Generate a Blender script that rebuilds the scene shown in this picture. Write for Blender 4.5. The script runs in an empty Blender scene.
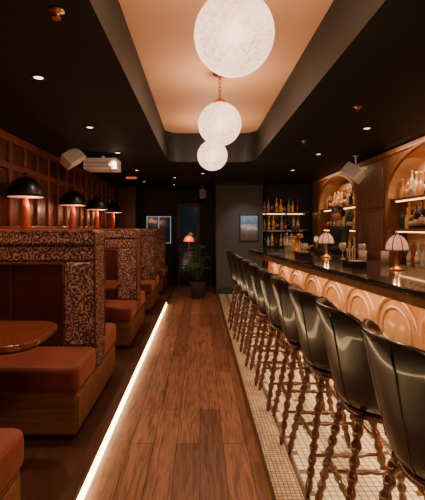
import bpy, bmesh, math, random
from mathutils import Vector, Matrix
random.seed(7)
PI=math.pi
scene=bpy.context.scene

# ---------------------------------------------------------------- materials
def newmat(name):
    m=bpy.data.materials.new(name); m.use_nodes=True
    nt=m.node_tree; bs=nt.nodes['Principled BSDF']
    return m,nt,bs
def N(nt,t,**k):
    n=nt.nodes.new(t)
    for a,v in k.items(): setattr(n,a,v)
    return n
def ramp(nt,stops,fac):
    r=N(nt,'ShaderNodeValToRGB'); e=r.color_ramp.elements
    while len(e)<len(stops): e.new(0.5)
    for i,(p,c) in enumerate(stops):
        e[i].position=p; e[i].color=(*c,1)
    nt.links.new(fac,r.inputs[0]); return r.outputs[0]
def coords(nt,scale=(1,1,1),rot=(0,0,0)):
    tc=N(nt,'ShaderNodeTexCoord'); mp=N(nt,'ShaderNodeMapping')
    mp.inputs['Scale'].default_value=scale; mp.inputs['Rotation'].default_value=rot
    nt.links.new(tc.outputs['Object'],mp.inputs[0]); return mp.outputs[0]
def plain(name,c,rough=.5,metal=0,var=.25,sc=8,emis=None,es=0,coat=0,bump=0,sheen=0):
    m,nt,bs=newmat(name)
    n=N(nt,'ShaderNodeTexNoise'); n.inputs['Scale'].default_value=sc; n.inputs['Detail'].default_value=4
    nt.links.new(coords(nt),n.inputs['Vector'])
    lo=tuple(x*(1-var) for x in c); hi=tuple(min(1,x*(1+var)) for x in c)
    nt.links.new(ramp(nt,[(.3,lo),(.7,hi)],n.outputs[0]),bs.inputs['Base Color'])
    bs.inputs['Roughness'].default_value=rough; bs.inputs['Metallic'].default_value=metal
    bs.inputs['Coat Weight'].default_value=coat
    bs.inputs['Sheen Weight'].default_value=sheen
    if sheen: bs.inputs['Sheen Tint'].default_value=(1,.40,.28,1)
    if bump:
        bp=N(nt,'ShaderNodeBump'); bp.inputs['Strength'].default_value=bump; bp.inputs['Distance'].default_value=.01
        nt.links.new(n.outputs[0],bp.inputs['Height']); nt.links.new(bp.outputs[0],bs.inputs['Normal'])
    if emis:
        bs.inputs['Emission Color'].default_value=(*emis,1); bs.inputs['Emission Strength'].default_value=es
    return m
def wood(name,c1,c2,scale=(12,1.2,12),rough=.4,coat=.1):
    m,nt,bs=newmat(name)
    n=N(nt,'ShaderNodeTexNoise'); n.inputs['Scale'].default_value=2.5; n.inputs['Detail'].default_value=6
    n.inputs['Distortion'].default_value=.6
    nt.links.new(coords(nt,scale),n.inputs['Vector'])
    nt.links.new(ramp(nt,[(.3,c1),(.7,c2)],n.outputs[0]),bs.inputs['Base Color'])
    bs.inputs['Roughness'].default_value=rough; bs.inputs['Coat Weight'].default_value=coat
    return m
def emit(name,c,s):
    m,nt,bs=newmat(name)
    bs.inputs['Base Color'].default_value=(*c,1)
    bs.inputs['Emission Color'].default_value=(*c,1); bs.inputs['Emission Strength'].default_value=s
    return m

def plank_floor():
    m,nt,bs=newmat('oak_planks')
    co=coords(nt,(1,1,1),(0,0,PI/2))
    b=N(nt,'ShaderNodeTexBrick'); b.offset=.37; b.offset_frequency=2
    b.inputs['Scale'].default_value=1; b.inputs['Brick Width'].default_value=1.3; b.inputs['Row Height'].default_value=.15
    b.inputs['Mortar Size'].default_value=.0022; b.inputs['Mortar Smooth'].default_value=.1
    b.inputs['Color1'].default_value=(.18,.080,.045,1); b.inputs['Color2'].default_value=(.34,.165,.098,1)
    b.inputs['Mortar'].default_value=(.02,.008,.005,1)
    nt.links.new(co,b.inputs['Vector'])
    n=N(nt,'ShaderNodeTexNoise'); n.inputs['Scale'].default_value=3; n.inputs['Detail'].default_value=7; n.inputs['Distortion'].default_value=1.6
    nt.links.new(coords(nt,(14,1.0,1)),n.inputs['Vector'])
    g=ramp(nt,[(.32,(.36,.32,.30)),(.6,(1.0,1.0,1.0))],n.outputs[0])
    mx=N(nt,'ShaderNodeMix',data_type='RGBA',blend_type='MULTIPLY'); mx.inputs[0].default_value=1
    nt.links.new(b.outputs['Color'],mx.inputs[6]); nt.links.new(g,mx.inputs[7])
    nt.links.new(mx.outputs[2],bs.inputs['Base Color'])
    bs.inputs['Roughness'].default_value=.42
    bp=N(nt,'ShaderNodeBump'); bp.inputs['Strength'].default_value=.15; bp.inputs['Distance'].default_value=.004
    nt.links.new(n.outputs[0],bp.inputs['Height']); nt.links.new(bp.outputs[0],bs.inputs['Normal'])
    return m
def tiles(name,size,gap,c1,c2,grout,rot=0,dots=None):
    m,nt,bs=newmat(name)
    co=coords(nt,(1,1,1),(0,0,rot))
    b=N(nt,'ShaderNodeTexBrick'); b.offset=0
    b.inputs['Scale'].default_value=1; b.inputs['Brick Width'].default_value=size; b.inputs['Row Height'].default_value=size
    b.inputs['Mortar Size'].default_value=gap; b.inputs['Mortar Smooth'].default_value=.1
    b.inputs['Color1'].default_value=(*c1,1); b.inputs['Color2'].default_value=(*c2,1); b.inputs['Mortar'].default_value=(*grout,1)
    nt.links.new(co,b.inputs['Vector'])
    out=b.outputs['Color']
    if dots:
        sp=N(nt,'ShaderNodeSeparateXYZ'); nt.links.new(co,sp.inputs[0])
        acc=[]
        for ax in ('X','Y'):
            a=N(nt,'ShaderNodeMath',operation='DIVIDE'); a.inputs[1].default_value=size*5; nt.links.new(sp.outputs[ax],a.inputs[0])
            f=N(nt,'ShaderNodeMath',operation='FRACT'); nt.links.new(a.outputs[0],f.inputs[0])
            l=N(nt,'ShaderNodeMath',operation='LESS_THAN'); l.inputs[1].default_value=.2; nt.links.new(f.outputs[0],l.inputs[0]); acc.append(l)
        mu=N(nt,'ShaderNodeMath',operation='MULTIPLY'); nt.links.new(acc[0].outputs[0],mu.inputs[0]); nt.links.new(acc[1].outputs[0],mu.inputs[1])
        mx=N(nt,'ShaderNodeMix',data_type='RGBA'); nt.links.new(mu.outputs[0],mx.inputs[0])
        nt.links.new(out,mx.inputs[6]); mx.inputs[7].default_value=(*dots,1); out=mx.outputs[2]
    nt.links.new(out,bs.inputs['Base Color']); bs.inputs['Roughness'].default_value=.35
    return m
def damask():
    m,nt,bs=newmat('damask_fabric')
    co=coords(nt,(1,1,1))
    n=N(nt,'ShaderNodeTexNoise'); n.inputs['Scale'].default_value=14; n.inputs['Detail'].default_value=3
    nt.links.new(co,n.inputs['Vector'])
    ad=N(nt,'ShaderNodeMix',data_type='RGBA',blend_type='ADD'); ad.inputs[0].default_value=.07
    nt.links.new(co,ad.inputs[6]); nt.links.new(n.outputs['Color'],ad.inputs[7])
    v=N(nt,'ShaderNodeTexVoronoi'); v.inputs['Scale'].default_value=14; v.inputs['Randomness'].default_value=.35
    nt.links.new(ad.outputs[2],v.inputs['Vector'])
    mu=N(nt,'ShaderNodeMath',operation='MULTIPLY'); mu.inputs[1].default_value=22
    nt.links.new(v.outputs['Distance'],mu.inputs[0])
    si=N(nt,'ShaderNodeMath',operation='SINE'); nt.links.new(mu.outputs[0],si.inputs[0])
    n2=N(nt,'ShaderNodeTexNoise'); n2.inputs['Scale'].default_value=55; n2.inputs['Detail'].default_value=3
    nt.links.new(co,n2.inputs['Vector'])
    a2=N(nt,'ShaderNodeMath',operation='MULTIPLY_ADD'); a2.inputs[1].default_value=.14
    nt.links.new(si.outputs[0],a2.inputs[0]); nt.links.new(n2.outputs[0],a2.inputs[2])
    col=ramp(nt,[(.34,(.04,.017,.016)),(.46,(.11,.042,.036)),(.58,(.27,.145,.12)),(.72,(.46,.32,.27))],a2.outputs[0])
    nt.links.new(col,bs.inputs['Base Color']); bs.inputs['Roughness'].default_value=.85
    return m
def globeglass():
    # frosted, crackle-speckled glass: self glow plus partial transmission of the bulb inside
    m,nt,bs=newmat('speckled_globe_glass')
    co=coords(nt)
    n=N(nt,'ShaderNodeTexNoise'); n.inputs['Scale'].default_value=48; n.inputs['Detail'].default_value=7; n.inputs['Roughness'].default_value=.75; n.inputs['Distortion'].default_value=.8
    nt.links.new(co,n.inputs['Vector'])
    n3=N(nt,'ShaderNodeTexNoise'); n3.inputs['Scale'].default_value=5; n3.inputs['Detail'].default_value=2
    nt.links.new(co,n3.inputs['Vector'])
    a=N(nt,'ShaderNodeMath',operation='MULTIPLY_ADD'); a.inputs[1].default_value=.25
    nt.links.new(n3.outputs[0],a.inputs[0]); nt.links.new(n.outputs[0],a.inputs[2])
    col=ramp(nt,[(.47,(.34,.13,.075)),(.58,(.74,.37,.23)),(.76,(1,.70,.50))],a.outputs[0])
    nt.links.new(col,bs.inputs['Emission Color']); bs.inputs['Emission Strength'].default_value=3.6
    bs.inputs['Base Color'].default_value=(.02,.017,.014,1); bs.inputs['Roughness'].default_value=.4
    tr=N(nt,'ShaderNodeBsdfTransparent'); mx=N(nt,'ShaderNodeMixShader'); mx.inputs[0].default_value=.3
    nt.links.new(bs.outputs[0],mx.inputs[1]); nt.links.new(tr.outputs[0],mx.inputs[2])
    nt.links.new(mx.outputs[0],nt.nodes['Material Output'].inputs[0])
    return m

M={}
M['floor']=plank_floor()
M['tile']=tiles('floor_mosaic',.038,.003,(.85,.78,.68),(.74,.65,.54),(.12,.08,.06),0,(.10,.055,.035))
M['border']=tiles('border_mosaic',.024,.0025,(.74,.63,.51),(.46,.34,.25),(.14,.09,.06))
M['edge']=tiles('edge_mosaic',.024,.003,(.10,.055,.04),(.08,.042,.03),(.05,.03,.02))
M['ceil']=plain('ceiling_paint_black_green',(.0035,.0075,.0072),.75,var=.1)
M['coffer']=plain('coffer_paint_tan',(.82,.48,.27),.7,var=.04,sc=2)
M['cofside']=plain('coffer_side_charcoal',(.007,.011,.0105),.6,var=.1)
M['dark']=plain('wall_paint_charcoal',(.02,.026,.028),.6,var=.1)
M['grey']=plain('column_paint_grey',(.06,.063,.066),.6,var=.12,sc=3)
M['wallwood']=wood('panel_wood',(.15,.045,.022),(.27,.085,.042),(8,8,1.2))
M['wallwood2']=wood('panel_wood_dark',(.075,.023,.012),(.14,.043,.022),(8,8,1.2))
M['basewood']=wood('banquette_wood',(.16,.07,.038),(.31,.145,.08),(1.2,6,14))
M['barwood']=wood('bar_front_wood',(.17,.075,.028),(.30,.14,.058),(8,8,1.2),rough=.33,coat=.25)
M['arch']=wood('arch_wood',(.13,.052,.023),(.26,.11,.052),(8,8,1.2))
M['archback']=plain('niche_plaster',(.48,.28,.16),.7,var=.15,sc=4)
M['darkwood']=wood('dark_wood',(.03,.013,.008),(.065,.026,.015),(8,8,1.2))
M['step']=wood('platform_wood',(.045,.018,.011),(.10,.04,.023),(14,1.2,12))
M['velvet']=plain('rust_velvet',(.135,.026,.015),.6,var=.35,sc=5,sheen=.5)
M['maroon']=plain('maroon_leather',(.05,.011,.009),.42,var=.3,sc=4)
M['damask']=damask()
M['tabletop']=wood('table_wood',(.09,.022,.013),(.18,.048,.027),(1.2,10,10),rough=.2,coat=.5)
M['black']=plain('black_metal',(.012,.012,.012),.35,metal=.3,var=.1)
M['leather']=plain('black_leather',(.013,.009,.007),.30,var=.3,sc=20,bump=.12,coat=.35)
M['legwood']=wood('turned_leg_wood',(.05,.015,.009),(.12,.035,.02),(20,20,4),rough=.25,coat=.5)
M['brass']=plain('aged_brass',(.55,.30,.12),.3,metal=1,var=.15)
M['copper']=plain('copper',(.50,.14,.08),.4,metal=.5,var=.15)
M['stone']=plain('counter_stone',(.022,.018,.017),.16,var=.5,sc=12,coat=.5)
M['white']=plain('white_plastic',(.85,.82,.78),.4,var=.05)
M['grille']=plain('speaker_grille',(.5,.48,.45),.7,var=.1,sc=90)
M['led']=emit('led_strip',(1,.70,.36),13)
M['ledw']=emit('led_warm',(1,.52,.18),5)
M['down']=emit('downlight_lens',(1,.62,.40),5)
M['globe']=globeglass()
M['shadein']=emit('shade_lining',(1,.42,.2),.7)
M['pinkglass']=plain('pink_lamp_glass',(.6,.25,.18),.15,coat=.6,var=.2,sc=60,emis=(1,.42,.26),es=.6)
M['redlamp']=emit('red_lamp_shade',(1,.22,.10),.9)
M['exit']=emit('exit_sign_face',(1,.25,.12),.4)
M['skin']=plain('skin',(.36,.18,.12),.5,var=.08)
M['shirt']=plain('black_shirt',(.008,.008,.009),.8,var=.2)
M['hair']=plain('dark_hair',(.012,.008,.006),.5,var=.3,sc=60)
M['leaf']=plain('plant_leaf',(.04,.085,.035),.5,var=.4,sc=5)
M['pot']=plain('clay_pot',(.06,.04,.03),.7)
M['steel']=plain('steel',(.5,.45,.4),.25,metal=1,var=.1)
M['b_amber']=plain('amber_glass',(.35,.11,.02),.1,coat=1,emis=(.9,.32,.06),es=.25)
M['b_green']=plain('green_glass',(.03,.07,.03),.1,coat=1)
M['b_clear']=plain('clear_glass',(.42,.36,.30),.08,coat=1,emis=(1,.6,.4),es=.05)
M['b_dark']=plain('dark_glass',(.02,.012,.01),.1,coat=1)
M['b_label']=plain('bottle_label',(.55,.42,.30),.7)
M['b_red']=plain('red_glass',(.25,.03,.02),.1,coat=1)
M['blue']=emit('blue_shelf_glow',(.35,.45,.7),.35)
M['cool']=emit('cool_tube',(.7,.85,1),.6)
M['night']=plain('night_glass',(.01,.013,.016),.1,emis=(.10,.16,.2),es=.05)
M['glass']=plain('drinking_glass',(.45,.38,.33),.05,coat=1,var=.05)

# ---------------------------------------------------------------- mesh builder
class B:
    def __init__(s,*mats): s.bm=bmesh.new(); s.mats=list(mats)
    def mi(s,m):
        if m not in s.mats: s.mats.append(m)
        return s.mats.index(m)
    def face(s,vs,m,smooth=False):
        try:
            f=s.bm.faces.new(vs); f.material_index=s.mi(m); f.smooth=smooth; return f
        except ValueError: return None
    def box(s,x0,x1,y0,y1,z0,z1,m,T=None):
        T=T or Matrix()
        v=[s.bm.verts.new(T@Vector(p)) for p in [(x0,y0,z0),(x1,y0,z0),(x1,y1,z0),(x0,y1,z0),(x0,y0,z1),(x1,y0,z1),(x1,y1,z1),(x0,y1,z1)]]
        for q in [(3,2,1,0),(4,5,6,7),(0,1,5,4),(1,2,6,5),(2,3,7,6),(3,0,4,7)]: s.face([v[i] for i in q],m)
    def loft(s,rings,m,closed=True,caps=True,smooth=True,loop=False):
        R=[[s.bm.verts.new(p) for p in r] for r in rings]
        n=len(R[0]); k=len(R)
        for i in range(k if loop else k-1):
            a=R[i]; b=R[(i+1)%k]
            for j in range(n if closed else n-1):
                s.face([a[j],a[(j+1)%n],b[(j+1)%n],b[j]],m,smooth)
        if caps and not loop:
            s.face(list(reversed(R[0])),m); s.face(R[-1],m)
    def lathe(s,prof,m,T=None,seg=20,sx=1,sy=1):
        T=T or Matrix()
        s.loft([[T@Vector((max(r,.0005)*math.cos(2*PI*j/seg)*sx,max(r,.0005)*math.sin(2*PI*j/seg)*sy,z)) for j in range(seg)] for r,z in prof],m)
    def tube(s,pts,r,m,seg=8,loop=False):
        pts=[Vector(p) for p in pts]; rings=[]; n=len(pts)
        up=None
        for i,p in enumerate(pts):
            if loop: d=pts[(i+1)%n]-pts[i-1]
            else: d=pts[min(i+1,n-1)]-pts[max(i-1,0)]
            d.normalize()
            if up is None: up=Vector((0,0,1)) if abs(d.z)<.9 else Vector((1,0,0))
            a=d.cross(up)
            if a.length<1e-4: a=d.cross(Vector((0,1,0)))
            a.normalize(); b=a.cross(d); up=b
            rr=r[i] if isinstance(r,(list,tuple)) else r
            rings.append([p+a*rr*math.cos(2*PI*j/seg)+b*rr*math.sin(2*PI*j/seg) for j in range(seg)])
        s.loft(rings,m,loop=loop)
    def mesh(s,name):
        bmesh.ops.recalc_face_normals(s.bm,faces=s.bm.faces)
        me=bpy.data.meshes.new(name); s.bm.to_mesh(me); s.bm.free()
        for m in s.mats: me.materials.append(M[m])
        return me
    def obj(s,name,loc=(0,0,0),rot=(0,0,0),bevel=0,parent=None,seg=2):
        return place(s.mesh(name),name,loc,rot,bevel,parent,seg)
def place(me,name,loc=(0,0,0),rot=(0,0,0),bevel=0,parent=None,seg=2):
    o=bpy.data.objects.new(name,me); scene.collection.objects.link(o)
    o.location=loc; o.rotation_euler=rot
    if bevel:
        md=o.modifiers.new('bevel','BEVEL'); md.width=bevel; md.segments=seg; md.limit_method='ANGLE'; md.angle_limit=math.radians(50)
    if parent: o.parent=parent
    return o
def T(x=0,y=0,z=0): return Matrix.Translation((x,y,z))
def align(p,q):
    p=Vector(p);q=Vector(q);d=q-p
    return Matrix.Translation(p)@d.to_track_quat('Z','Y').to_matrix().to_4x4(), d.length
def plight(name,kind,loc,energy,col,size=.05,rot=(0,0,0),**k):
    l=bpy.data.lights.new(name,kind); l.energy=energy; l.color=col
    if kind=='AREA': l.shape='RECTANGLE'; l.size=k.get('sx',1); l.size_y=k.get('sy',1)
    elif kind=='SPOT': l.shadow_soft_size=size; l.spot_size=k.get('ang',2.2); l.spot_blend=.9
    else: l.shadow_soft_size=size
    o=bpy.data.objects.new(name,l); scene.collection.objects.link(o); o.location=loc; o.rotation_euler=rot
    return o

WL,WR=-2.05,2.7
YB,YF=-2.0,9.0
CZ=2.4
# ---------------------------------------------------------------- room shell
b=B(); b.box(WL,.37,YB,10.6,-.1,0,'floor'); b.box(.37,.395,YB,10.6,-.1,0,'edge'); b.box(.395,.54,YB,10.6,-.1,0,'border'); b.box(.54,.566,YB,10.6,-.1,0,'edge'); b.box(.566,WR,YB,10.6,-.1,0,'tile'); b.obj('floor')
b=B(); b.box(.358,.37,YB,8.48,0,.004,'brass'); b.obj('trim_1')
b=B(); b.box(WL+.001,-.625,YB,9.3,0,.075,'step'); b.box(WL+.001,-.60,YB,9.3,.075,.1,'step'); b.obj('banquette_platform',bevel=.004)
b=B(); b.box(-.6245,-.612,YB,7.3,.002,.055,'led'); b.box(-.612,-.599,YB,7.3,.0005,.010,'led'); b.obj('led_floor_strip')
b=B(); b.box(WL-.1,WL,YB,10.6,0,CZ+.6,'dark'); b.obj('wall_left')
b=B(); b.box(WR,WR+.1,YB,10.6,0,CZ+.6,'dark'); b.obj('wall_right')
b=B(); b.box(WL,WR,YB-.1,YB,0,CZ+.6,'dark'); b.obj('wall_back')
b=B(); b.box(WL,.34,10.6,10.7,0,CZ+.6,'dark'); b.box(1.3,WR,YF,YF+.1,0,CZ,'dark'); b.obj('wall_far')
b=B(); b.box(.34,1.34,8.5,9.1,0,CZ,'grey'); b.box(.32,1.36,8.48,9.1,CZ-.09,CZ,'cofside'); b.box(.325,1.355,8.485,9.1,0,.14,'dark')
b.box(.34,.44,9.1,10.6,0,CZ,'dark'); b.obj('structural_column',bevel=.01)
def rrect(x0,x1,y0,y1,r,z,n=6):
    pts=[]
    for cx,cy,a0 in [(x1-r,y0+r,-PI/2),(x1-r,y1-r,0),(x0+r,y1-r,PI/2),(x0+r,y0+r,PI)]:
        for i in range(n+1):
            a=a0+PI/2*i/n; pts.append(Vector((cx+r*math.cos(a),cy+r*math.sin(a),z)))
    return pts
b=B('ceil','cofside','coffer')
lo=[b.bm.verts.new(p) for p in rrect(-.485,.815,-1.4,6.05,.22,CZ)]
out=[b.bm.verts.new(p) for p in [(WL,YB,CZ),(WR,YB,CZ),(WR,10.6,CZ),(WL,10.6,CZ)]]
ed=[b.bm.edges.new((lo[i],lo[(i+1)%len(lo)])) for i in range(len(lo))]+[b.bm.edges.new((out[i],out[(i+1)%4])) for i in range(4)]
bmesh.ops.triangle_fill(b.bm,edges=ed,use_beauty=True)
for f in list(b.bm.faces): f.material_index=0
def ringup(prev,pts,m):
    nn=[b.bm.verts.new(p) for p in pts]
    for i in range(len(nn)): b.face([prev[i],prev[(i+1)%len(nn)],nn[(i+1)%len(nn)],nn[i]],m)
    return nn
r1=ringup(lo,rrect(-.485,.815,-1.4,6.05,.22,2.60),'cofside')
r2=ringup(r1,rrect(-.515,.845,-1.43,6.08,.24,2.60),'cofside')
r3=ringup(r2,rrect(-.515,.845,-1.43,6.08,.24,2.84),'cofside')
b.face(r3,'coffer')
b.obj('ceiling')
# left wall panelling
b=B()
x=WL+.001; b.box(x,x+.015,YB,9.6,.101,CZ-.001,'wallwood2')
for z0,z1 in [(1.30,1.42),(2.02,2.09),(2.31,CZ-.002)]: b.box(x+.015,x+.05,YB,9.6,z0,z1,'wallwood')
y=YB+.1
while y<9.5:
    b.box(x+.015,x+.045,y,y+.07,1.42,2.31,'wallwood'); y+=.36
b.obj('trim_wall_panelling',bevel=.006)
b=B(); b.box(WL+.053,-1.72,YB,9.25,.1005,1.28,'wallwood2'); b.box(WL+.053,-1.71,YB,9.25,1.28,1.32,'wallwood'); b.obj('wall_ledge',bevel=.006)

# ---------------------------------------------------------------- banquettes
X0,X1=-1.70,-.74
b=B(); z=.1
b.box(X0+.01,X1-.04,-.40,.66,z+.0005,z+.04,'black')
b.box(X0,X1-.02,-.42,.68,z+.03,z+.285,'basewood')
b.box(X1-.02,X1-.008,-.40,.66,z+.05,z+.265,'basewood')
base_me=b.mesh('base')
b=B(); b.box(X0,X1,-.45,.005,.385,.56,'velvet'); b.box(X0,X1,.205,.705,.385,.56,'velvet'); seat_me=b.mesh('seat_cushion')
b=B()
b.box(X0,X1,.0,.21,.386,1.18,'damask')
b.box(X0,X1,-.035,.245,1.27,1.385,'damask')
b.box(X0,X1,-.022,.232,1.15,1.275,'damask')
b.box(X1-.23,X1+.002,-.03,.24,.555,1.16,'damask')
back_me=b.mesh('back_upholstery')
b=B()
for s in (-1,1):
    y0,y1=(-.018,.01) if s<0 else (.20,.228)
    n=2; w=(X1-.235-X0)/n
    for i in range(n): b.box(X0+i*w+.002,X0+(i+1)*w-.002,y0,y1,.558,1.148,'maroon')
pad_me=b.mesh('back_pad')
b=B()
for yy in (-.036,.246):
    b.tube([(X1-.003,yy,.56),(X1-.003,yy,1.36),(X1-.02,yy,1.383),(X0,yy,1.383)],.006,'velvet',6)
    b.tube([(X1-.235,yy*.9+.008,.56),(X1-.235,yy*.9+.008,1.15),(X0,yy*.9+.008,1.15)],.005,'velvet',6)
pipe_me=b.mesh('piping')
for k in (0,-1,1,2,3):
    e=bpy.data.objects.new('banquette',None); scene.collection.objects.link(e); e.location=(0,2.87+1.86*k,0)
    place(base_me,'base',bevel=.008,parent=e); place(seat_me,'seat_cushion',bevel=.045,parent=e,seg=4)
    place(back_me,'back_upholstery',bevel=.028,parent=e,seg=4); place(pad_me,'back_pad',bevel=.014,parent=e,seg=3)
    place(pipe_me,'piping',parent=e)
def table():
    b=B()
    out=rrect(-1.66,-.80,-.27,.27,.16,0,8)
    b.loft([[Vector((p.x,p.y,z)) for p in out] for z in (.82,.85)],'tabletop',smooth=False)
    out=rrect(-1.65,-.81,-.26,.26,.15,0,8)
    b.loft([[Vector((p.x,p.y,z)) for p in out] for z in (.808,.8199)],'darkwood',smooth=False)
    b.lathe([(.2,.101),(.2,.115),(.16,.13),(.05,.15),(.035,.2),(.035,.74),(.06,.78),(.16,.808)],'black',T(-1.25,0,0),24)
    return b.mesh('booth_table')
tm=table()
for k in (0,1,2,3): place(tm,'booth_table',(0,2.11+1.86*k,0),bevel=.005)
# ledge lamps
b=B()
b.lathe([(.06,0),(.06,.012),(.042,.03),(.050,.05),(.044,.16),(.034,.28),(.020,.37),(.016,.42),(.016,.46)],'copper',seg=24)
for j in range(16):
    t=2*PI*j/16; b.tube([(r*math.cos(t),r*math.sin(t),z) for r,z in [(.046,.04),(.047,.1),(.041,.2),(.032,.3),(.020,.38)]],.004,'copper',5)
pr=[(.18,.40),(.178,.43),(.163,.49),(.133,.545),(.087,.585),(.03,.605),(.012,.61)]
b.lathe(pr+[(.012,.63),(.02,.64),(.012,.655),(.0,.66)],'black',seg=32)
b.lathe([(.174,.399),(.172,.425),(.156,.48),(.123,.53),(.02,.55)],'shadein',seg=32)
b.lathe([(0,.40),(.03,.42),(.036,.45),(.02,.49),(0,.5)],'shadein',seg=16)
lm=b.mesh('ledge_lamp')
for y in (4.14,5.67,6.99,8.3,2.6):
    place(lm,'dome_table_lamp',(-1.805,y,1.3205))
    plight('lamp_bulb_light','POINT',(-1.73,y,1.66),3.5,(1,.46,.25),.03)

# ---------------------------------------------------------------- pendants
def pendant():
    b=B()
    zc=2.365; zt=2.84
    b.lathe([(0.004,-.2)]+[(.2*math.sin(PI*i/24),-.2*math.cos(PI*i/24)) for i in range(1,24)]+[(0.004,.2)],'globe',T(0,0,zc),40)
    b.lathe([(.06,zc+.187),(.06,zc+.205),(.045,zc+.222),(.015,zc+.235),(.008,zc+.25)],'brass',seg=24)
    b.lathe([(.008,zt-.045),(.03,zt-.035),(.06,zt-.02),(.065,zt-.001)],'brass',seg=24)
    z=zc+.235; i=0
    while z<zt-.03:
        pts=[]
        for a in range(12):
            t=2*PI*a/12; u=.012*math.cos(t); w=.024*math.sin(t)
            pts.append((u,0,z+.02+w) if i%2==0 else (0,u,z+.02+w))
        b.tube(pts,.0035,'brass',6,loop=True); z+=.036; i+=1
    return b.mesh('globe_pendant')
pm=pendant()
for x,y in ((.17,2.0),(.184,3.72),(.165,5.33),(.17,.3)):
    place(pm,'globe_pendant_light',(x,y,0))
    plight('globe_bulb','POINT',(x,y,2.365),62,(1,.64,.42),.06)

# ---------------------------------------------------------------- bar (local: x=0 customer edge, y=0 far end)
BR=math.atan(.1)
barO=Vector((.717,6.0,0))
bar=bpy.data.objects.new('bar_counter',None); scene.collection.objects.link(bar); bar.location=barO; bar.rotation_euler=(0,0,BR)
L=-7.2
b=B(); b.box(0,.78,L,0,1.05,1.08,'stone'); b.obj('countertop',bevel=.006,parent=bar)
b=B(); b.box(.01,.77,L,-.01,.99,1.0495,'barwood'); b.obj('counter_edge',bevel=.006,parent=bar)
b=B()
b.box(.30,.74,L,-.06,.0005,.99,'barwood')
b.box(.27,.30,L,-.05,0.0005,.13,'darkwood'); b.box(.275,.30,L,-.05,.13,.17,'barwood'); b.box(.275,.30,L,-.05,.945,.988,'barwood')
b.obj('bar_body',bevel=.004,parent=bar)
b=B()
P=.50; y=-.30
while y>L+.3:
    for r,tk,zz in ((.235,.020,.69),(.165,.014,.69)):
        pts=[(.30,y-r,.17)]+[(.30,y-r*math.cos(PI*i/16),zz+r*math.sin(PI*i/16)) for i in range(17)]+[(.30,y+r,.17)]
        b.tube(pts,tk,'barwood',8)
    y-=P
b.obj('arch_mouldings',parent=bar)
b=B(); b.box(.19,.215,L,-.05,.975,.9895,'ledw'); b.obj('counter_led',parent=bar)
b=B(); b.tube([(.14,L,.19),(.14,-.1,.19)],.02,'brass',12)
y=-.4
while y>L:
    b.tube([(.14,y,.19),(.2,y,.19),(.28,y,.13)],.011,'brass',8); y-=.9
b.obj('foot_rail',parent=bar)
for i in range(4):
    o=plight('bar_underglow','AREA',(.12,-.9-1.75*i,.985),25,(1,.61,.29),sx=.1,sy=1.6); o.parent=bar; o.rotation_euler=(0,math.radians(2),0)
def barpt(lx,ly,z=0):
    v=Matrix.Rotation(BR,4,'Z')@Vector((lx,ly,0))+barO; return (v.x,v.y,z)

# ---------------------------------------------------------------- stools
def stool():
    b=B()
    rings=[]; n=30
    for i in range(n+1):
        th=math.radians(-112+224*i/n); a=abs(math.degrees(th))
        t=min(1,max(0,(a-38)/74)); t=t*t*(3-2*t)
        zt=1.06-.24*t
        k=(zt-.64)
        f=1-.35*t
        prof=[(.10,.615),(.155,.635),(.178,.68),(.178+.03*f,.64+.42*k),(.178+.058*f,.64+.75*k),(.178+.082*f,zt-.02),(.174+.082*f,zt+.002),(.160+.078*f,zt-.004),(.152+.075*f,zt-.03),(.148+.052*f,.64+.72*k),(.146+.022*f,.64+.42*k),(.145,.70),(.11,.67)]
        rings.append([Vector((-r*math.cos(th),r*math.sin(th)*1.10,z)) for r,z in prof])
    b.loft(rings,'leather')
    b.lathe([(.02,.612),(.11,.617),(.155,.635),(.176,.67),(.184,.72),(.175,.755),(.14,.772),(.05,.778),(0,.778)],'leather',seg=32,sy=1.04)
    for th in (-24,24):
        th=math.radians(th); pts=[]
        for r,z in [(.156,.635),(.179,.68),(.209,.82),(.237,.955),(.261,1.04)]: pts.append((-r*math.cos(th),r*math.sin(th)*1.10,z))
        b.tube(pts,.004,'leather',6)
    b.lathe([(.14,.585),(.14,.615)],'legwood',seg=24)
    for sx in (-1,1):
        for sy in (-1,1):
            p=(sx*.11,sy*.11,.60); q=(sx*.215,sy*.20,0.0)
            A,l=align(p,q)
            prof=[(.016,0),(.020,.02)]
            z=.03
            while z<l-.09:
                prof+= [(.014,z),(.020,z+.014),(.024,z+.028),(.020,z+.042),(.014,z+.056)]; z+=.062
            prof+=[(.018,l-.08),(.020,l-.05),(.012,l-.004)]
            b.lathe(prof,'legwood',A,12)
    def at(sx,sy,z):
        t=(.60-z)/.60; return Vector((sx*(.11+.105*t),sy*(.11+.09*t),z))
    for z,prs in ((.20,[((-1,-1),(1,-1)),((-1,1),(1,1))]),(.27,[((-1,-1),(-1,1)),((1,-1),(1,1))])):
        for a,c in prs:
            A,l=align(at(*a,z),at(*c,z))
            b.lathe([(.009,0),(.010,l*.2),(.016,l*.3),(.010,l*.38),(.017,l*.5),(.010,l*.62),(.016,l*.7),(.010,l*.8),(.009,l)],'legwood',A,10)
    return b.mesh('bar_stool')
sm=stool()
for i in range(10):
    d=1.31+.485*i
    place(sm,'bar_stool',(.810-.041*(d-1.3),d,0.002),(0,0,math.radians(0+random.uniform(-4,4))))

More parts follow.
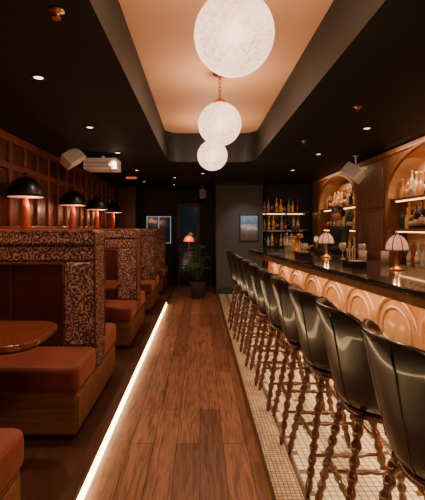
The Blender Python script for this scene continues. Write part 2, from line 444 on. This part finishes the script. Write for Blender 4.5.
# ---------------------------------------------------------------- bottles
def bottle(b,x,y,z,h,r,kind):
    g=kind; m=T(x,y,z)
    styles=[[(r,.0),(r,.6*h),(r*.85,.68*h),(.3*r,.78*h),(.28*r,.97*h),(.34*r,.975*h),(.34*r,h)],
            [(r*.9,.0),(r,.05*h),(r,.5*h),(r*.6,.66*h),(.3*r,.72*h),(.3*r,h)],
            [(r,.0),(r*1.1,.1*h),(r*1.1,.45*h),(r*.5,.6*h),(.3*r,.64*h),(.3*r,.9*h),(.45*r,.91*h),(.45*r,h)]]
    b.lathe(random.choice(styles),g,m,10)
    if random.random()<.6: b.lathe([(r*1.12,.15*h),(r*1.12,.42*h)],'b_label',m,10)
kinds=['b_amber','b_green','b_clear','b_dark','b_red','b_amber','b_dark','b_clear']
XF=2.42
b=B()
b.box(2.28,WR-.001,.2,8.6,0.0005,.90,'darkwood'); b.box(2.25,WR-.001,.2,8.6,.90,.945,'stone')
y=.25
while y<8.5:
    b.box(2.262,2.28,y,y+.5,.1,.84,'darkwood'); b.lathe([(.012,0),(.012,.02)],'brass',T(2.245,y+.45,.5)@Matrix.Rotation(PI/2,4,'Y'),8); y+=.55
b.obj('back_bar_cabinet',bevel=.006)
b=B()
arches=[(1.95,.85),(4.2,.95),(7.15,.95)]
zt=CZ-.02; zs=1.78
def aprof(c,w,n=20,off=0): return [(c-(w+off)*math.cos(PI*i/n), zs+(.52+off)*math.sin(PI*i/n)) for i in range(n+1)]
prev=.2
for c,w in arches:
    b.box(XF,WR-.03,prev,c-w,.946,zt,'arch')
    ap=aprof(c,w)
    for (ya,za),(yb,zb) in zip(ap,ap[1:]):
        f=[b.bm.verts.new(p) for p in [(XF,ya,za),(XF,yb,zb),(XF,yb,zt),(XF,ya,zt)]]; b.face(f,'arch')
        f=[b.bm.verts.new(p) for p in [(XF,ya,za),(XF,yb,zb),(WR-.03,yb,zb),(WR-.03,ya,za)]]; b.face(f,'archback')
    for off,rr,xx in ((.03,.026,XF),(.10,.014,XF)):
        pts=[(xx,c-w-off,.95)]+[(xx,yy,min(zz,zt)) for yy,zz in aprof(c,w,20,off if off<.05 else off*.6)]+[(xx,c+w+off,.95)]
        b.tube(pts,rr,'arch',8)
    prev=c+w
b.box(XF,WR-.03,prev,8.6,.946,zt,'arch')
b.box(XF-.03,WR-.03,.2,8.6,zt-.06,zt,'arch')
b.box(WR-.03,WR-.001,.2,5.7,.946,zt,'archback'); b.box(WR-.03,WR-.001,5.7,8.6,.946,zt,'arch')
for a0,a1 in ((1.15,2.75),(3.3,5.1),(6.25,8.05)):
    for z in (1.36,1.74): b.box(XF+.02,WR-.031,a0-.04,a1+.04,z,z+.03,'arch')
for y0,y1 in ((5.2,6.15),(2.85,3.2)):
    b.box(XF-.02,XF,y0+.06,y1-.06,1.0,1.6,'arch'); b.box(XF-.02,XF,y0+.06,y1-.06,1.68,2.2,'arch')
b.obj('arched_back_bar_shelving',bevel=.004)
b=B()
for a0,a1 in ((1.2,2.7),(3.33,5.07),(6.3,8.0)):
    for z in (1.345,1.725): b.box(XF+.06,XF+.075,a0,a1,z,z+.0145,'ledw')
b.obj('shelf_led_strips')
b=B()
for a0,a1 in ((1.15,2.75),(3.33,5.07),(6.25,8.05)):
    for z in (.947,1.391,1.771):
        for row in (.11,.19):
            y=a0+.04+row*.3
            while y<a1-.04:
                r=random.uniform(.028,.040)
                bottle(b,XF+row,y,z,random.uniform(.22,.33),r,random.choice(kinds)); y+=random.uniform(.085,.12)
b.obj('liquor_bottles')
for y,e in ((4.2,1),(7.15,.6),(1.95,1)): 
    plight('niche_light','AREA',(XF+.08,y,2.22),13*e,(1,.54,.25),sx=.1,sy=1.0)
    plight('niche_light','AREA',(XF-.2,y,2.37),7*e,(1,.54,.25),sx=.1,sy=1.6,rot=(0,math.radians(-28),0))
b=B()
for z in (1.72,1.34): b.box(1.37,2.39,8.76,8.999,z,z+.03,'arch')
b.box(1.37,2.24,8.55,8.999,0.0005,.98,'darkwood'); b.box(1.36,2.245,8.53,8.999,.98,1.02,'stone')
for x in (1.45,1.9,2.3):
    for z in (1.72,1.34): b.box(x,x+.02,8.80,8.999,z-.10,z,'black')
b.box(1.40,2.36,8.97,8.99,1.705,1.7195,'ledw'); b.box(1.40,2.36,8.97,8.99,1.325,1.3395,'blue')
b.obj('corner_bottle_shelves',bevel=.003)
b=B()
for z,h0,h1 in ((1.7515,.22,.32),(1.3715,.2,.3),(1.0215,.18,.27)):
    x=1.43
    while x<2.2: bottle(b,x,8.88,z,random.uniform(h0,h1),random.uniform(.026,.036),random.choice(kinds)); x+=random.uniform(.075,.11)
b.obj('shelf_bottles')

# ---------------------------------------------------------------- bar top items
def lampglass(name,loc,s=1):
    b=B()
    b.lathe([(.055,0),(.055,.008),(.03,.02),(.012,.035),(.018,.06),(.01,.08),(.01,.15),(.02,.16)],'brass',seg=20)
    seg=24
    rings=[]
    for r,z in [(.082,.15),(.085,.165),(.078,.2),(.06,.235),(.032,.26),(.012,.268)]:
        rings.append([Vector((r*(1+.05*math.cos(8*2*PI*j/seg))*math.cos(2*PI*j/seg),r*(1+.05*math.cos(8*2*PI*j/seg))*math.sin(2*PI*j/seg),z)) for j in range(seg)])
    b.loft(rings,'pinkglass')
    for j in range(0,24,3):
        t=2*PI*j/24; b.tube([(r*1.05*math.cos(t),r*1.05*math.sin(t),z) for r,z in [(.084,.15),(.086,.165),(.08,.2),(.062,.235),(.034,.262),(.01,.27)]],.0035,'darkwood',5)
    b.tube([(.087*math.cos(2*PI*j/24),.087*math.sin(2*PI*j/24),.155) for j in range(24)],.004,'brass',6,loop=True)
    b.lathe([(.012,.268),(.012,.28),(.004,.295)],'brass',seg=12)
    o=b.obj(name,loc); o.scale=(s,s,s); return o
lampglass('counter_lamp',(1.50,3.05,1.0805))
lampglass('counter_lamp',(1.39,4.4,1.0805))
for p in ((1.50,3.05,1.20),(1.39,4.4,1.20)): plight('counter_lamp_light','POINT',p,1.0,(1,.45,.25),.02)
b=B()
b.lathe([(.06,0),(.06,.01),(.03,.03),(.03,.2)],'brass',T(0,0,0),16); b.tube([(0,-.14,.22),(0,.14,.22)],.03,'brass',12)
for y in (-.1,0,.1):
    b.tube([(-.02,y,.22),(-.07,y,.21),(-.08,y,.16)],.008,'brass',8); b.lathe([(.008,.0),(.013,.03),(.017,.09),(.008,.1)],'black',T(-.03,y,.245),10)
b.obj('beer_tap_tower',barpt(.45,-.9,1.0805),(0,0,BR))
b=B()
for i,ly in enumerate([-1.95,-2.05,-2.15,-2.25,-2.36,-2.47,-3.25,-3.75,-3.86,-3.97,-.62,-.68,-4.15]):
    lx=.56+.05*((i*7)%4)
    p=barpt(lx,ly,1.0805)
    if i%3==0: b.lathe([(.03,0),(.03,.003),(.004,.01),(.004,.07),(.03,.1),(.036,.14),(.03,.17)],'glass',T(*p),14)
    else: b.lathe([(.03,0),(.036,.11),(.033,.11),(.027,.012)],'glass',T(*p),14)
b.obj('cocktail_glasses')
b=B(); 
for k,(lx,ly) in enumerate([(.66,-1.12),(.58,-1.2),(.64,-1.3)]):
    p=barpt(lx,ly,1.0805); b.lathe([(.028,0),(.04,.14),(.04,.15),(.028,.19),(.018,.2),(.018,.23)],'steel',T(*p),16)
b.obj('cocktail_shakers')
b=B()
for lx,ly in [(.62,-.15),(.54,-.2),(.66,-.27),(.56,-.33),(.64,-.41),(.55,-.47)]:
    p=barpt(lx,ly,1.0805); bottle(b,p[0],p[1],p[2],random.uniform(.2,.28),.034,random.choice(kinds))
b.obj('speed_bottles')
b=B(); p=barpt(.56,-3.45,1.0805)
A=T(*p)@Matrix.Rotation(BR,4,'Z')
b.box(-.06,.08,-.09,.09,0,.02,'black',A); b.box(0,.02,-.02,.02,.02,.12,'black',A)
b.box(-.012,.012,-.13,.13,.08,.27,'black',A@Matrix.Rotation(.25,4,'Y')); b.obj('point_of_sale_terminal',bevel=.004)
def caddy(ly):
    b=B(); p=barpt(.28,ly,1.0805); A=T(*p)@Matrix.Rotation(BR,4,'Z')
    b.box(-.06,.06,-.09,.09,0,.01,'black',A)
    for q in ((-.06,-.054,-.09,.09),(.054,.06,-.09,.09),(-.06,.06,-.09,-.084),(-.06,.06,.084,.09)): b.box(*q,.01,.05,'black',A)
    b.box(-.045,.045,-.075,.0,.01,.055,'b_label',A)
    for i in range(7): b.tube([A@Vector((-.02+.007*i,.05,.012)),A@Vector((-.04+.013*i,.055+.004*(i%3),.15))],.0025,'b_dark' if i%2 else 'b_label',5)
    b.obj('napkin_caddy')
for ly in (-2.75,-1.55): caddy(ly)

# ---------------------------------------------------------------- ceiling fixtures
dl=B(); dl.lathe([(.05,0),(.05,-.006),(.036,-.008),(.032,-.002)],'cofside',seg=24); dl.lathe([(.030,-.001),(.030,-.004)],'down',seg=20); dm=dl.mesh('downlight')
dls=[(-1.07,2.65,1),(-1.09,3.96,1),(-1.09,5.3,1),(-1.09,6.9,1),(-1.09,1.2,1),(1.67,4.0,1),(1.6,5.4,1),(1.67,2.6,1),(1.6,6.9,0),(1.67,1.2,1),(.05,7.3,1),(-.6,9.2,0),(-.5,7.9,0),(-1.2,8.6,0)]
for x,y,on in dls:
    place(dm,'recessed_downlight',(x,y,CZ-.0005))
    if on: plight('downlight_beam','SPOT',(x,y,CZ-.02),60 if x<0 else 20,(1,.60,.37),.03,ang=2.0)
b=B(); b.lathe([(.035,0),(.035,-.006),(.012,-.012),(.008,-.03),(.02,-.034),(.02,-.037)],'brass',seg=20); spm=b.mesh('sprinkler')
for x,y in ((-.66,1.84),(1.3,3.3),(1.2,4.6)): place(spm,'ceiling_sprinkler',(x,y,CZ-.0005))
def speaker(loc,rz,tilt,s=1,roll=0):
    b=B()
    A=Matrix.Rotation(tilt,4,'X')@Matrix.Rotation(roll,4,'Y')
    rings=[]
    for y,hw,hh in [(-.10,.085,.13),(-.085,.09,.135),(.06,.07,.115),(.09,.05,.09)]:
        rings.append([A@Vector(p) for p in [(-hw,y,-hh),(hw,y,-hh),(hw,y,hh),(-hw,y,hh)]])
    b.loft(rings,'white',smooth=False)
    b.box(-.075,.075,-.106,-.1005,-.12,.12,'grille',A)
    b.lathe([(.04,0),(.04,.01)],'white',T(0,.05,.0)@T(0,0,(CZ-loc[2])/s-.0105),16)
    b.tube([(0,.05,(CZ-loc[2])/s-.01),(0,.05,.05)],.012,'white',8)
    o=b.obj('wall_speaker',loc,(0,0,rz),bevel=.006); o.scale=(s,s,s)
speaker((-1.62,5.05,2.26),math.radians(40),math.radians(-30),1.0,math.radians(55))
speaker((2.12,5.5,2.14),math.radians(-45),math.radians(-25),1.05,math.radians(-55))
speaker((.06,9.5,2.2),math.radians(5),math.radians(-10),.8)
b=B(); b.box(-.22,.22,-.16,.16,-.075,.075,'white'); b.box(-.20,.10,-.163,-.16,-.05,-.03,'grille'); b.box(-.20,.10,-.163,-.16,0,.02,'grille')
b.lathe([(.045,0),(.045,.02),(.035,.022)],'white',T(.15,-.16,0)@Matrix.Rotation(PI/2,4,'X'),20)
b.tube([(0,0,.075),(0,0,.129)],.025,'white',10)
b.obj('ceiling_projector',(-1.35,5.55,2.27),(0,0,0),bevel=.015)
b=B(); b.box(-.12,.12,-.02,.02,-.09,-.01,'black'); b.box(-.10,.10,-.024,-.02,-.07,-.03,'exit'); b.box(-.02,.02,-.01,.01,-.01,-.0005,'black')
b.obj('exit_sign',(-1.3,7.6,CZ),bevel=.003)

# ---------------------------------------------------------------- far area
b=B()
y=10.598
b.box(-1.45,-.72,y-.05,y,.95,1.75,'black')
b.box(-1.38,-1.10,y-.055,y-.05,1.02,1.68,'night'); b.box(-1.07,-.79,y-.055,y-.05,1.02,1.68,'night')
for q in ((-1.40,-1.39,1.0,1.70),(-.78,-.77,1.0,1.70),(-1.40,-.77,1.69,1.70),(-1.09,-1.08,1.0,1.70),(-1.40,-.77,1.0,1.008)): b.box(q[0],q[1],y-.06,y-.0551,q[2],q[3],'cool')
b.obj('window_1')
b=B()
b.box(-.62,.0,y-.05,y,0.0005,2.05,'darkwood'); b.box(-.55,-.07,y-.055,y-.05,.25,1.95,'night'); b.box(-.56,-.06,y-.07,y-.05,1.0,1.04,'black'); b.lathe([(.012,0),(.012,.3)],'brass',T(-.1,y-.085,.9),8)
b.obj('door_1',bevel=.004)
b=B(); b.box(-1.99,-1.55,9.65,9.73,.0005,CZ-.001,'wallwood2'); b.obj('wall_partition',bevel=.01)
b=B(); b.box(-.55,-.05,9.55,9.85,.86,.90,'darkwood')
for x in (-.53,-.10):
    for yy in (9.57,9.80): b.box(x,x+.03,yy,yy+.03,0.0005,.86,'darkwood')
b.box(-.53,-.07,9.57,9.83,.3,.33,'darkwood'); b.obj('console_table',bevel=.003)
b=B(); b.lathe([(.06,0),(.06,.01),(.02,.03),(.035,.09),(.015,.14),(.01,.2)],'brass',seg=16); b.lathe([(.13,.17),(.12,.22),(.085,.28),(.04,.31),(.0,.315)],'redlamp',seg=24)
b.obj('red_table_lamp',(-.27,9.7,.901)); plight('red_lamp_light','POINT',(-.27,9.5,1.2),2.0,(1,.25,.12),.05)
b=B(); b.lathe([(.13,0.0005),(.17,.30),(.18,.32),(.16,.32),(.15,.26)],'pot',seg=20)
for i in range(46):
    a=random.uniform(0,2*PI); h=random.uniform(.35,.85); rad=random.uniform(.05,.17)
    pts=[Vector((0,0,.25)),Vector((rad*.4*math.cos(a),rad*.4*math.sin(a),.25+h*.5)),Vector((rad*math.cos(a),rad*math.sin(a),.25+h))]
    b.tube(pts,.006,'leaf',5)
    d=Vector((math.cos(a),math.sin(a),-.25)); s=Vector((-math.sin(a),math.cos(a),0)); p=pts[-1]; l=random.uniform(.14,.19); w=l*.36
    q=[p,p+d*l*.3+s*w,p+d*l*.7+s*w*.8,p+d*l,p+d*l*.7-s*w*.8,p+d*l*.3-s*w]
    b.face([b.bm.verts.new(v) for v in q],'leaf')
b.obj('potted_plant',(-.04,8.05,.0))
m,nt,bs=newmat('landscape_print')
tc=N(nt,'ShaderNodeTexCoord'); sp=N(nt,'ShaderNodeSeparateXYZ'); nt.links.new(tc.outputs['Object'],sp.inputs[0])
n=N(nt,'ShaderNodeTexNoise'); n.inputs['Scale'].default_value=9; nt.links.new(tc.outputs['Object'],n.inputs['Vector'])
ma=N(nt,'ShaderNodeMath',operation='MULTIPLY_ADD'); ma.inputs[1].default_value=.35; nt.links.new(n.outputs[0],ma.inputs[0]); 
m2=N(nt,'ShaderNodeMath',operation='MULTIPLY_ADD'); m2.inputs[1].default_value=1.6; m2.inputs[2].default_value=.3; nt.links.new(sp.outputs['Z'],m2.inputs[0]); nt.links.new(m2.outputs[0],ma.inputs[2])
nt.links.new(ramp(nt,[(.2,(.10,.08,.08)),(.4,(.2,.22,.25)),(.5,(.7,.7,.7)),(.62,(.12,.26,.42)),(.85,(.25,.48,.7))],ma.outputs[0]),bs.inputs['Base Color'])
M['print']=m
b=B(); b.box(-.21,.21,-.02,0,-.29,.29,'darkwood'); b.box(-.18,.18,-.024,-.02,-.26,.26,'print'); b.obj('framed_picture',(1.04,8.4995,1.40),bevel=.003)
plight('picture_spot','SPOT',(.95,7.6,2.38),40,(1,.85,.76),.03,rot=(math.radians(32),0,0),ang=1.2)
b=B()
for sx in (-.2,.2):
    for sy in (-.2,.2): b.tube([(sx,sy,0.001),(sx*.9,sy*.9,.44)],.016,'darkwood',8)
    b.tube([(sx*.9,.18,.44),(sx*.9,.25,.9)],.016,'darkwood',8)
b.box(-.22,.22,-.22,.22,.43,.49,'maroon'); b.box(-.19,.19,.19,.25,.6,.9,'maroon'); b.obj('side_chair',(-1.1,9.9,0),(0,0,.2),bevel=.012)

# ---------------------------------------------------------------- bartender
per=bpy.data.objects.new('bartender',None); scene.collection.objects.link(per)
per.location=(2.0,5.75,0); per.rotation_euler=(0,0,math.radians(-80))
def skin(name,verts,edges,rad,mat,root=0,sub=2):
    me=bpy.data.meshes.new(name); me.from_pydata(verts,edges,[]); o=bpy.data.objects.new(name,me); scene.collection.objects.link(o)
    me.materials.append(M[mat]); o.parent=per
    md=o.modifiers.new('skin','SKIN'); md.use_smooth_shade=True
    if not me.skin_vertices: me.skin_vertices.new()
    for i,sv in enumerate(me.skin_vertices[0].data):
        r=rad[i]; sv.radius=r if isinstance(r,tuple) else (r,r); sv.use_root=(i==root)
    s=o.modifiers.new('sub','SUBSURF'); s.levels=sub; s.render_levels=sub
    return o
V=[(0,0,.93),(0,0,1.08),(0,-.005,1.25),(0,.0,1.37),(0,.0,1.43),
   (.15,0,1.37),(.20,-.04,1.12),(.15,-.27,1.10),(-.15,0,1.37),(-.20,-.04,1.12),(-.13,-.27,1.14),
   (.09,0,.87),(.10,-.01,.48),(.10,.02,.09),(.10,-.10,.05),(-.09,0,.87),(-.10,-.01,.48),(-.10,.02,.09),(-.10,-.10,.05)]
E=[(0,1),(1,2),(2,3),(3,4),(3,5),(5,6),(6,7),(3,8),(8,9),(9,10),(0,11),(11,12),(12,13),(13,14),(0,15),(15,16),(16,17),(17,18)]
R=[(.15,.11),(.13,.10),(.16,.11),(.12,.09),.055,.065,.05,.035,.065,.05,.035,.09,.062,.045,.04,.09,.062,.045,.04]
skin('clothed_body',V,E,R,'shirt')
skin('neck',[(0,0,1.39),(0,-.01,1.47),(0,-.015,1.53)],[(0,1),(1,2)],[.055,.05,.05],'skin')
hb=B()
rings=[]
for i in range(1,18):
    t=PI*i/18; z=-.115*math.cos(t); rr=math.sin(t)
    ring=[]
    for j in range(24):
        a=2*PI*j/24; x=.074*rr*math.cos(a); y=.094*rr*math.sin(a)
        if z<-.03: k=1-.28*min(1,(-.03-z)/.085); x*=k; y=y*k-.012*(1-k)*4*(1)
        fr=math.exp(-(x/.014)**2) if y<0 else 0
        if -.045<z<.02: y-=.022*fr*max(0,1-abs(z+.025)/.03)
        if y<0 and abs(z-.008)<.016: y+=.008*math.exp(-((abs(x)-.032)/.014)**2)
        ring.append(Vector((x,y,z)))
    rings.append(ring)
hb.loft(rings,'skin')
for sx in (-1,1):
    hb.lathe([(0,-.009),(.008,-.005),(.009,.001),(.006,.007),(0,.009)],'b_label',T(sx*.03,-.082,.008),10)
    hb.lathe([(0,-.003),(.004,0),(0,.003)],'b_dark',T(sx*.03,-.091,.008),8)
    hb.lathe([(0,-.03),(.010,-.02),(.014,.01),(.010,.028),(0,.032)],'skin',T(sx*.074,.005,0),10,sx=.6)
hb.tube([(-.022,-.083,-.062),(0,-.089,-.061),(.022,-.083,-.062)],.005,'b_red',6)
hb.obj('head',(0,-.02,1.60),(math.radians(18),0,0),parent=per)
hr=B(); rings=[]
for i in range(0,12):
    t=PI*.62*i/11; ring=[]
    for j in range(24):
        a=2*PI*j/24; x=.083*math.sin(t+.02)*math.cos(a); y=.103*math.sin(t+.02)*math.sin(a); z=.124*math.cos(t)
        if math.sin(a)<-.1: z=max(z,.045)
        ring.append(Vector((x,y+.006,z)))
    rings.append(ring)
hr.loft(rings,'hair'); hr.obj('hair',(0,-.02,1.60),(math.radians(18),0,0),parent=per)
def hand(cx,cy,cz,side):
    vs=[(cx,cy,cz),(cx,cy-.04,cz),(cx,cy-.08,cz)]; es=[(0,1),(1,2)]; rd=[(.022,.016),(.035,.016),(.036,.014)]
    skin('hand',vs,es,rd,'skin',0,1)
    for f,(dx,l) in enumerate([(-.027,.026),(-.009,.031),(.009,.029),(.027,.022)]):
        x=cx+dx
        skin('finger',[(x,cy-.07,cz),(x,cy-.08-l,cz-.004),(x,cy-.085-l*1.5,cz-.028),(x,cy-.08-l*1.2,cz-.048)],[(0,1),(1,2),(2,3)],[.009,.0085,.008,.007],'skin',0,1)
    skin('thumb',[(cx-side*.02,cy-.02,cz),(cx-side*.05,cy-.045,cz-.012),(cx-side*.058,cy-.075,cz-.03)],[(0,1),(1,2)],[.011,.010,.009],'skin',0,1)
hand(.15,-.285,1.10,1); hand(-.13,-.285,1.14,-1)
b=B(); b.lathe([(.026,0),(.032,.12),(.032,.13),(.022,.16),(.014,.17),(.014,.19)],'steel',T(.15,-.36,1.0),16); b.obj('held_shaker',parent=per)

# ---------------------------------------------------------------- camera, world
w=bpy.data.worlds.new('World'); scene.world=w; w.use_nodes=True
w.node_tree.nodes['Background'].inputs[0].default_value=(.05,.04,.035,1)
cam=bpy.data.cameras.new('Camera'); co=bpy.data.objects.new('Camera',cam); scene.collection.objects.link(co)
co.location=(0,0,1.4); co.rotation_euler=(PI/2,0,0)
cam.sensor_fit='HORIZONTAL'; cam.sensor_width=36; cam.lens=36*400/425
cam.shift_x=12.5/425; cam.shift_y=-22/425; cam.clip_start=.05
scene.camera=co
